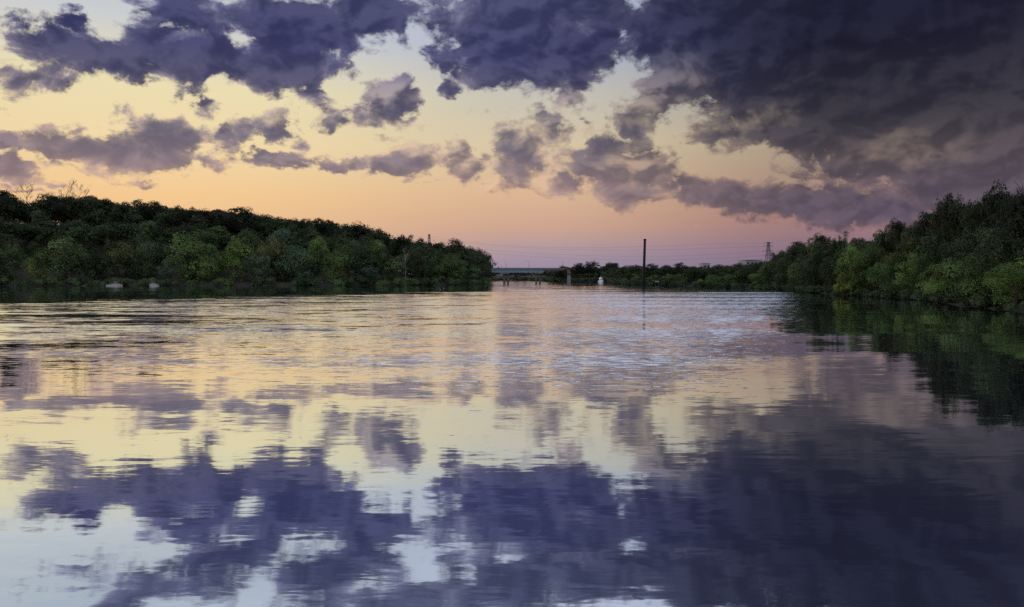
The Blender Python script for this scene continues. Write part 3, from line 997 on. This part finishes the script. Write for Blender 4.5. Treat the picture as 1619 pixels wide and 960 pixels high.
# ------------------------------------------------------------------ woods that read as one mass
def merge(name, items, label, cat, green, res='far'):
    V, F, C = [], [], []
    n0 = 0
    for (x, y, z, w, h, kind, k) in items:
        pr = PROTO[(kind, res)]
        _, _, v, f, tint = pr[int(rng.integers(len(pr)))]
        a = rng.uniform(0, 6.28)
        ca, sa = math.cos(a), math.sin(a)
        q = np.empty_like(v)
        q[:, 0] = (v[:, 0] * ca - v[:, 1] * sa) * w + x
        q[:, 1] = (v[:, 0] * sa + v[:, 1] * ca) * w + y
        q[:, 2] = v[:, 2] * h + z
        V.append(q)
        F.append(f + n0)
        C.append(tint * k)
        n0 += len(v)
    o = link(bpy.data.objects.new(name, mesh_np(name, np.concatenate(V), np.concatenate(F), FOL, np.concatenate(C))))
    o.color = tuple(GREENS[green]) + (1,)
    return tag(o, label, cat, None, 'stuff')


LSX = [-400, 0, 30, 40, 58, 66, 84, 150, 200, 250, 300, 392, 430, 520, 572, 600, 640, 700, 730, 760, 772]
LSY = [300, 300, 312, 332, 332, 316, 308, 310, 321, 319, 329, 330, 342, 349, 354, 365, 375, 382, 384, 400, 415]
RSX = [870, 900, 960, 1020, 1080, 1140, 1180, 1220, 1260, 1300, 1350, 1400, 1450, 1480, 1510, 1545, 1580, 1620, 2000]
RSY = [424, 420, 418, 420, 418, 419, 414, 408, 388, 378, 380, 366, 356, 340, 318, 325, 304, 302, 280]
items = []
while len(items) < 380:
    x = rng.uniform(-460, -12)
    y = rng.uniform(285, 420)
    z = float(ground(np.array([x]), np.array([y]))[0])
    if z < 0.9:
        continue
    px = PW / 2 + x / y * FPX
    if px < -300:
        continue
    ztop = zof(np.interp(px, LSX, LSY) + 4, y)
    h = min(rng.uniform(8, 16), ztop - z)
    if h < 4.5:
        continue
    items.append((x, y, z, rng.uniform(.6, .95) * max(h, 7), h, str(rng.choice(['round', 'bank', 'bank', 'tall'])), rng.uniform(.7, 1.35)))
for px in np.arange(-150, 762, 7.0):
    if 40 < px < 58:
        continue
    D = shore(px) + (78 if px < 560 else 60 if px < 660 else 32)
    x, y, z = at(px, D)
    h = zof(np.interp(px, LSX, LSY) + rng.uniform(3, 9), D) - z
    if h > 2:
        items.append((x, y, z, rng.uniform(44, 58) / FPX * D, h, 'bank', rng.uniform(.5, .8)))
merge('left_bank_wood', items, 'dense dark green wood covering the bluff of the left bank', 'wood', 'dark')
items = []
while len(items) < 240:
    y = rng.uniform(20, 460)
    x = rng.uniform(25, 190)
    z = float(ground(np.array([x]), np.array([y]))[0])
    if z < 1.2:
        continue
    px = PW / 2 + x / y * FPX
    if px > 2300 or px < 868:
        continue
    ztop = zof(np.interp(px, RSX, RSY) + 4, y)
    h = min(rng.uniform(8, 14), ztop - z)
    if h < 3.5:
        continue
    items.append((x, y, z, rng.uniform(.6, .95) * max(h, 5), h, str(rng.choice(['round', 'bank', 'bank'])), rng.uniform(.7, 1.35)))
for px in np.arange(880, 1700, 8.0):
    D = shore(px) + (18 if px > 1200 else 26)
    x, y, z = at(px, D)
    h = zof(np.interp(px, RSX, RSY) + rng.uniform(3, 9), D) - z
    if h > 2:
        items.append((x, y, z, rng.uniform(34, 50) / FPX * D, h, 'bank', rng.uniform(.5, .8)))
merge('right_bank_wood', items, 'dense dark wood filling the right bank behind the waterside trees', 'wood', 'dark', 'far')
items = []
for i in range(300):
    y = rng.uniform(560, 760)
    px = rng.uniform(690, 1000)
    x = (px - PW / 2) / FPX * y
    z = float(ground(np.array([x]), np.array([y]))[0])
    if z < 0.6:
        continue
    h = zof(rng.uniform(425.5, 433) + max(0, (790 - px) * 0.02), y) - z
    items.append((x, y, z, rng.uniform(.9, 1.3) * max(h, 5), h, str(rng.choice(['round', 'bank'])), rng.uniform(.7, 1.2)))
merge('far_wood', items, 'distant dark wood seen under and behind the bridge', 'wood', 'black')

# undergrowth hanging over the waterline
def brush(name, poly, i0, i1, step, label, hmax, green):
    V, N_, C = [], [], []
    for i in range(i0, i1):
        a, b = poly[i], poly[i + 1]
        L = np.hypot(*(b - a))
        for k in range(int(L / step)):
            q = a + (b - a) * rng.random()
            nrm = np.array([-(b - a)[1], (b - a)[0]]) / L
            q = q + nrm * rng.uniform(-2.6, 2.0)
            r0 = rng.uniform(.5, 1.0) * hmax * 0.55
            zc = rng.uniform(0.25, 0.75) * hmax
            n = int(90 * r0 * r0 + 40)
            dn = unit(rng, n)
            pos = np.array([q[0], q[1], zc]) + dn * r0 * (0.5 + 0.6 * rng.random((n, 1)) ** .6) * np.array([1.25, 1.25, .8])
            keep = pos[:, 2] > 0.05
            V.append(pos[keep])
            nn = dn * .9 + unit(rng, n) * .4 + np.array([0, 0, .3])
            nn /= np.linalg.norm(nn, axis=1, keepdims=True)
            N_.append(nn[keep])
            C.append(np.full(keep.sum(), rng.uniform(.45, 1.7)))
    v, f = leaves(np.concatenate(V), np.concatenate(N_), 0.24, rng)
    o = link(bpy.data.objects.new(name, mesh_np(name, v, f, FOL, np.repeat(np.concatenate(C), 4))))
    o.color = tuple(GREENS[green]) + (1,)
    tag(o, label, 'undergrowth', None, 'stuff')


brush('left_bank_undergrowth', LEFT, 2, 12, 1.3, 'low green undergrowth along the left waterline', 3.2, 'deep')
brush('right_bank_undergrowth', RIGHT, 4, 12, 0.6, 'low dark undergrowth hanging over the near right waterline', 1.7, 'dark')
brush('far_bank_undergrowth', RIGHT, 12, 23, 1.0, 'low dark undergrowth along the far waterline', 2.6, 'dark')

# ------------------------------------------------------------------ rocks, driftwood
def ledge(px, wpx, label, seed):
    r = random.Random(seed)
    D = shore(px) - 4.6
    x, y, z = at(px, D)
    w = wpx / FPX * D
    root = empty('rock_ledge', (x, y, 0.0))
    zc = -0.4
    for i in range(5):
        t = r.uniform(.32, .5)
        ww = w * (1 - i * 0.13) * r.uniform(.85, 1.05)
        n = 9
        cx0 = r.uniform(-.08, .08) * w
        ring = [(cx0 + math.cos(a) * ww / 2 * r.uniform(.85, 1.1), i * 0.35 + math.sin(a) * 1.7 * r.uniform(.8, 1.15)) for a in [2 * math.pi * k / n for k in range(n)]]
        lo = [(p[0] * .97, p[1] * .97, zc) for p in ring]
        hi = [(p[0], p[1], zc + t + r.uniform(-.06, .06)) for p in ring]
        mb = MB().poly(lo + hi, [tuple(range(n - 1, -1, -1)), tuple(range(n, 2 * n))] + [(k, (k + 1) % n, n + (k + 1) % n, n + k) for k in range(n)])
        mb.build('rock_slab', ROCK, root)
        zc += t + 0.02
    tag(root, label, 'rock')


ledge(180, 30, 'wide pale layered rock ledge at the left waterline', 3)
ledge(242, 19, 'smaller pale layered rock ledge right of the wide one', 4)


def log(px, off, zs, pts, rad, label, mat):
    D = shore(px) + off
    x, y, _ = at(px, D)
    root = empty('fallen_branch', (x, y, zs))
    MB().tube(pts[0], rad, 6).build('stem', mat, root, True)
    for p in pts[1:]:
        MB().tube(p, [rad[0] * .5, rad[0] * .35, rad[0] * .15], 5).build('twig', mat, root, True)
    tag(root, label, 'driftwood')


log(150, -3, 0.0, [[(-5, -.5, -.2), (-1, 0, .9), (4, 0.6, 1.9)], [(-1, 0, .9), (-2.5, .3, 1.6), (-3, .4, 2.2)], [(1, 0.2, 1.3), (2.2, -.6, 2.2), (3.2, -1, 2.6)]], [0.22, 0.16, 0.07],
    'grey fallen branch in the water left of the rock ledges', GREYBARK)
log(1527, -1.5, 2.9, [[(-1.2, -.8, .25), (0, -.6, 0.1), (1.2, .3, -.05)], [(0.2, -.6, .1), (-.4, -.7, .35), (-.8, -.7, .5)]], [0.04, 0.07, 0.09],
    'pale dead branch sticking out of the right bank foliage', PALEBARK)
log(1607, 9, 16.4, [[(1.2, 0.2, -1.6), (.4, 0, -.3), (-.9, -.2, 1.0)], [(.4, 0, -.3), (.5, .1, .5), (.4, .2, 1.2)]], [0.12, 0.08, 0.03],
    'bare dark branch slanting up at the right edge of the treetops', GREYBARK)

# ------------------------------------------------------------------ bridge
BA = Vector(((735 - PW / 2) / FPX * 424, 424, 0))
BB = Vector(((905 - PW / 2) / FPX * 440, 440, 0))
bd = (BB - BA).normalized()
brz = math.atan2(bd.y, bd.x)
bL = (BB - BA).length
bridge = empty('road_bridge', (BA.x, BA.y, 0), brz)
tag(bridge, 'road bridge with pale blue-green girder crossing the river beyond the wooded point', 'bridge')


def bx_of(px):
    """distance along the bridge at photo column px"""
    k = (px - PW / 2) / FPX
    t = (k * BA.y - BA.x) / (bd.x - k * bd.y)
    return t


xg = bx_of(859)
MB().box((bL / 2, 4.5, 7.45), (bL, 10.0, 0.5)).build('deck', DECKM, bridge)
for yy in (-0.4, 9.4):
    MB().box((bL / 2, yy, 8.05), (bL, 0.25, 0.7)).build('parapet', DECKM, bridge)
for yy in (0.3, 3.1, 5.9, 8.7):
    mb = MB().box((xg / 2, yy, 6.38), (xg, 0.05, 1.6)).box((xg / 2, yy, 7.16), (xg, 0.4, 0.06)).box((xg / 2, yy, 5.58), (xg, 0.45, 0.06))
    for k in range(int(xg / 4)):
        mb.box((2 + k * 4, yy - 0.12, 6.38), (0.06, 0.2, 1.5))
    mb.build('girder', TEAL, bridge)
for yy in (0.9, 4.5, 8.1):
    MB().box(((xg + bL) / 2 + 0.15, yy, 6.85), (bL - xg - 0.3, 0.7, 0.7)).build('concrete_beam', DECKM, bridge)
for pxp in (752, 803, 854):
    xx = bx_of(pxp)
    pier = MB().box((xx, 4.5, 5.2), (1.5, 9.6, 0.62)).build('pier', CONC, bridge)
    for s, yy in ((-1.15, 4.5), (1.15, 4.5)):
        MB().tube([(xx + s, yy, -2.2), (xx + s, yy, 4.89)], 0.62, 10).build('column', CONC, pier, True)
    MB().box((xx, 4.5, 0.05), (4.2, 3.4, 0.8)).build('footing', CONC, pier)
for pxp, lb in ((800, 'left of three thin street lamps on the bridge'), (836, 'middle of three thin street lamps on the bridge'), (890, 'right of three thin street lamps, at the bridge end')):
    xx = bx_of(pxp)
    p = BA + bd * xx
    lamp = empty('street_lamp', (p.x, p.y - 0.2, 8.42), brz)
    MB().tube([(0, 0, 0), (0, 0, 3.8)], [0.11, 0.07], 6).build('post', GALV, lamp)
    MB().tube([(0, 0, 3.7), (-0.35, 0, 4.15), (-1.0, 0, 4.3)], 0.05, 5).build('arm', GALV, lamp)
    MB().box((-1.2, 0, 4.28), (0.6, 0.25, 0.12)).build('lamp_head', GALV, lamp)
    tag(lamp, lb, 'street lamp', 'lamps on the bridge')

# old pier
D = 372
ox = (899.5 - PW / 2) / FPX * D
op = empty('old_bridge_pier', (ox, D, 0))
MB().tube([(0, 0, -2.4), (0, 0, 0.6), (0, 0, 4.3)], [0.98, 0.9, 0.84], 14).build('shaft', CONC, op, True)
MB().tube([(0, 0, 4.302), (0, 0, 4.7), (0, 0, 4.702), (0, 0, 5.1)], [0.98, 0.98, 0.92, 0.92], 14).build('collar', DARKST, op)
MB().box((-0.25, 0, 5.95), (1.05, 1.3, 1.7)).box((0.55, 0.1, 5.6), (0.5, 1.1, 1.0)).build('cap_block', RUST, op)
tag(op, 'lone old round pier with rusty red top standing off the far bank', 'bridge pier')

# ------------------------------------------------------------------ pole in the river, buildings
D = shore(1018) - 9
xb = (1017.3 - PW / 2) / FPX * D
pole = empty('river_pole', (xb, D, 0.0))
pole.rotation_euler = (0, math.radians(1.4), 0)
ht = zof(378, D)
MB().tube([(0, 0, -2.4), (0, 0, ht * .5), (0, 0, ht - .5)], [0.54, 0.50, 0.47], 18).build('shaft', STACKM, pole, True)
MB().tube([(0, 0, ht - .498), (0, 0, ht)], [0.56, 0.56], 18).build('cap', STACKM, pole)
for k in (0.2, 0.45, 0.7):
    MB().tube([(0, 0, ht * k), (0, 0, ht * k + .2)], 0.57, 18).build('band', STACKM, pole)
tag(pole, 'tall thin black pole standing in the river before the far trees', 'pole')


def building(name, px, D, wpx, ytop, depth, wall, roofm, label, nwin, rows, winm=GLASS):
    x, y, z = at(px, D)
    w = wpx / FPX * D
    h = zof(ytop, D) - z
    root = empty(name, (x, y, z))
    MB().box((0, depth / 2, h / 2 - 0.3), (w, depth, h - 0.6)).build('wall', wall, root)
    MB().box((0, depth / 2, h - 0.148), (w + 0.5, depth + 0.5, 0.3)).box((0, depth / 2, h + 0.1), (w * .96, depth * .96, 0.19)).build('roof', roofm, root)
    for r_ in range(rows):
        for k in range(nwin):
            xx = (k + .5) / nwin * w - w / 2
            zz = h - 1.9 - r_ * 3.0
            wi = MB().box((xx, -0.02, zz), (w / nwin * .55, 0.1, 1.5)).build('window', WHITEP, root)
            MB().box((xx, -0.06, zz), (w / nwin * .48, 0.06, 1.34)).build('pane', winm, wi)
    tag(root, label, 'building')


building('brick_building', 969, 520, 16, 416.5, 14, BRICK, DECKM, 'flat-roofed brick building peeking over the far trees above the boat', 3, 3)
building('pale_building', 996, 525, 11, 420.0, 10, PALEW, PALEW, 'small pale flat roof showing between far trees left of the tall black pole', 2, 2)
building('pale_house', 1117, 420, 11, 416.3, 9, PALEW, PALEW, 'small pale house top showing over the trees right of the tall black pole', 2, 2)
building('pale_hall', 1192, 460, 26, 411.2, 16, PALEW, PALEW, 'long pale flat-roofed hall showing left of the steel pylon', 4, 2)

# ------------------------------------------------------------------ landing signs
for px, dd, bw, hgt, lb in ((1032, -1.0, 0.8, 2.4, 'small pale sign on a post at the far landing, left one'),
                            (1038.5, -1.5, 1.7, 2.0, 'wider pale sign board on two posts at the far landing')):
    D = shore(px) + dd
    x, y, z = at(px, D)
    s = empty('landing_sign', (x, y, max(z, 0) - 0.05))
    posts = (0,) if bw < 1 else (-.6, .6)
    for q in posts:
        MB().tube([(q, 0.05, -0.5), (q, 0.05, hgt - .1)], 0.07, 6).build('post', GREYBARK, s)
    MB().box((0, -0.06, hgt - .2), (bw, 0.06, 0.45)).build('board', PALEW, s)
    tag(s, lb, 'sign')

# ------------------------------------------------------------------ boat (seen from the bow, slightly turned)
D = 396
bxx = (950.5 - PW / 2) / FPX * D
boat = empty('cabin_cruiser', (bxx, D, 0), math.radians(5), (.85, .85, .9))
tag(boat, 'small white cabin cruiser lying off the far bank', 'boat')
secs = []   # (y, half beam at sheer, half beam at chine, sheer z, keel z)
for yy, bs, bc, zs, zk in ((-4.4, .05, .03, 1.75, .9), (-3.6, .62, .30, 1.62, .1), (-2.4, 1.12, .75, 1.45, -.3), (-.6, 1.4, 1.1, 1.25, -.45), (2.0, 1.45, 1.2, 1.12, -.45), (4.0, 1.4, 1.18, 1.08, -.4)):
    secs.append([(-bs, yy, zs), (-bc, yy, zk * .4 + .1), (0, yy, zk), (bc, yy, zk * .4 + .1), (bs, yy, zs)])
vv = [p for s in secs for p in s]
ff = []
for i in range(len(secs) - 1):
    for k in range(4):
        ff.append((i * 5 + k, (i + 1) * 5 + k, (i + 1) * 5 + k + 1, i * 5 + k + 1))
    ff.append((i * 5 + 4, (i + 1) * 5 + 4, (i + 1) * 5, i * 5))
ff.append((25, 26, 27, 28, 29))
MB().poly(vv, ff).build('hull', WHITEP, boat)
cab = MB().poly([(-.85, -2.0, 1.42), (.85, -2.0, 1.42), (1.12, 2.2, 1.2), (-1.12, 2.2, 1.2), (-.7, -.9, 2.55), (.7, -.9, 2.55), (.95, 2.0, 2.6), (-.95, 2.0, 2.6)],
                [(0, 1, 5, 4), (1, 2, 6, 5), (2, 3, 7, 6), (3, 0, 4, 7), (4, 5, 6, 7)]).build('cabin', WHITEP, boat)
MB().poly([(-.70, -1.72, 1.75), (.70, -1.72, 1.75), (.62, -1.16, 2.36), (-.62, -1.16, 2.36)], [(0, 1, 2, 3)]).build('windscreen', GLASS, cab)
for s in (-1, 1):
    MB().poly([(s * .93, -.7, 1.85), (s * 1.05, 1.6, 1.8), (s * .955, 1.6, 2.35), (s * .82, -.6, 2.35)], [(0, 1, 2, 3)]).build('window', GLASS, cab)
MB().box((0, .9, 2.9), (1.5, 1.7, .6), 0, .8).build('flybridge', WHITEP, boat)
MB().tube([(0, 1.5, 3.2), (0, 1.7, 3.9)], .05, 5).box((0, 1.7, 3.9), (.5, .3, .12)).build('mast', WHITEP, boat)
rail = MB()
for s in (-1, 1):
    rail.tube([(s * .1, -4.2, 2.25), (s * .7, -3.3, 2.15), (s * 1.1, -2.0, 1.95)], .03, 4)
    for q in ((.1, -4.2, 1.7, 2.25), (.7, -3.3, 1.55, 2.15), (1.1, -2.0, 1.4, 1.95)):
        rail.tube([(s * q[0], q[1], q[2]), (s * q[0], q[1], q[3])], .025, 4)
rail.build('bow_rail', GALV, boat)


# ------------------------------------------------------------------ power pylons and wires
def pylon(px, D, ytop, arms, basew, topw, label, rot=0.0, beam=0.16):
    x, y, z = at(px, D)
    h = zof(ytop, D) - z
    root = empty('steel_pylon', (x, y, z), rot)

    def wd(k):
        return basew * (1 - k) ** 1.25 + topw
    levels = [0, .22, .4, .55, .67, .77, .86, .94, 1.0]
    for sx in (-1, 1):
        for sy in (-1, 1):
            MB().tube([(sx * wd(k) / 2, sy * wd(k) / 2, k * h) for k in levels], beam * .5 * 1.2, 4).build('leg', GALV, root)
    mb = MB()
    for a, b in zip(levels[:-1], levels[1:]):
        for s in (-1, 1):
            wa, wb = wd(a) / 2, wd(b) / 2
            mb.tube([(-wa, s * wa, a * h), (wb, s * wb, b * h)], beam * .38, 4)
            mb.tube([(wa, s * wa, a * h), (-wb, s * wb, b * h)], beam * .38, 4)
            mb.tube([(s * wa, -wa, a * h), (s * wb, wb, b * h)], beam * .38, 4)
            mb.tube([(s * wa, wa, a * h), (s * wb, -wb, b * h)], beam * .38, 4)
            mb.tube([(-wb, s * wb, b * h), (wb, s * wb, b * h)], beam * .38, 4)
    mb.build('bracing', GALV, root)
    for (ya, half) in arms:
        za = zof(ya, D) - z
        arm = MB()
        for s in (-1, 1):
            arm.tube([(0, s * topw / 2, za + .9), (-half, 0, za)], beam * .4, 4).tube([(0, s * topw / 2, za + .9), (half, 0, za)], beam * .4, 4)
            arm.tube([(-half, 0, za), (0, s * topw / 2, za)], beam * .4, 4).tube([(half, 0, za), (0, s * topw / 2, za)], beam * .4, 4)
        a_ = arm.build('crossarm', GALV, root)
        for s in (-1, 1):
            MB().tube([(s * half, 0, za - .05), (s * half, 0, za - 1.3)], .12, 5).build('insulator', GALV, a_)
    tag(root, label, 'pylon')


pylon(1214, 700, 383, ((384.5, 4.4), (389.5, 4.9), (397.0, 5.4), (404.0, 5.0)), 6.5, 1.5, 'steel lattice power pylon with four crossarms over the right bank trees', 0.12, 0.34)
pylon(1335.5, 760, 365.5, ((368.0, 3.6), (372.5, 3.2)), 6.0, 1.6, 'farther steel pylon top barely showing over the right bank trees', 0.3, 0.3)
pylon(679, 900, 370.5, ((373.0, 1.6), (376.5, 1.6)), 6.0, 1.7, 'far steel tower top just above the left bank trees', 1.2, 0.34)


def wire(pts, D0, D1, label, r=0.055):
    xs = [p[0] for p in pts]
    ys = [p[1] for p in pts]
    co = np.polyfit(xs, ys, min(3, len(xs) - 1))
    out = []
    for px in np.linspace(xs[0], xs[-1], 40):
        t = (px - xs[0]) / (xs[-1] - xs[0])
        D = 1 / ((1 - t) / D0 + t / D1)
        out.append(((px - PW / 2) / FPX * D, D, zof(float(np.polyval(co, px)), D)))
    o = MB().tube(out, r, 4, cap=False).build('power_line', WIRE)
    tag(o, label, 'power line', 'power lines across the river')


wire([(679, 374), (740, 382.7), (819, 389.6), (888, 392), (1017, 390), (1138, 385.8), (1209, 380.5 + 4)], 900, 700, 'topmost power line sagging across the river sky')
wire([(679, 377.5), (740, 385.5), (819, 391.5), (918, 394.5), (1060, 395.2), (1118, 393), (1210, 389.5)], 900, 700, 'second power line from the top across the river sky')
wire([(679, 386), (770, 395), (858, 401.5), (918, 403.6), (1060, 405), (1128, 403), (1208, 397)], 900, 700, 'third power line from the top across the river sky')
wire([(679, 391), (770, 399.8), (858, 407.4), (918, 409.6), (1060, 411), (1118, 409), (1209, 404)], 900, 700, 'lowest power line across the river sky')
wire([(1217, 384), (1250, 379.5), (1284, 375.3), (1335, 368)], 700, 760, 'power line rising from the lattice pylon to the farther one')
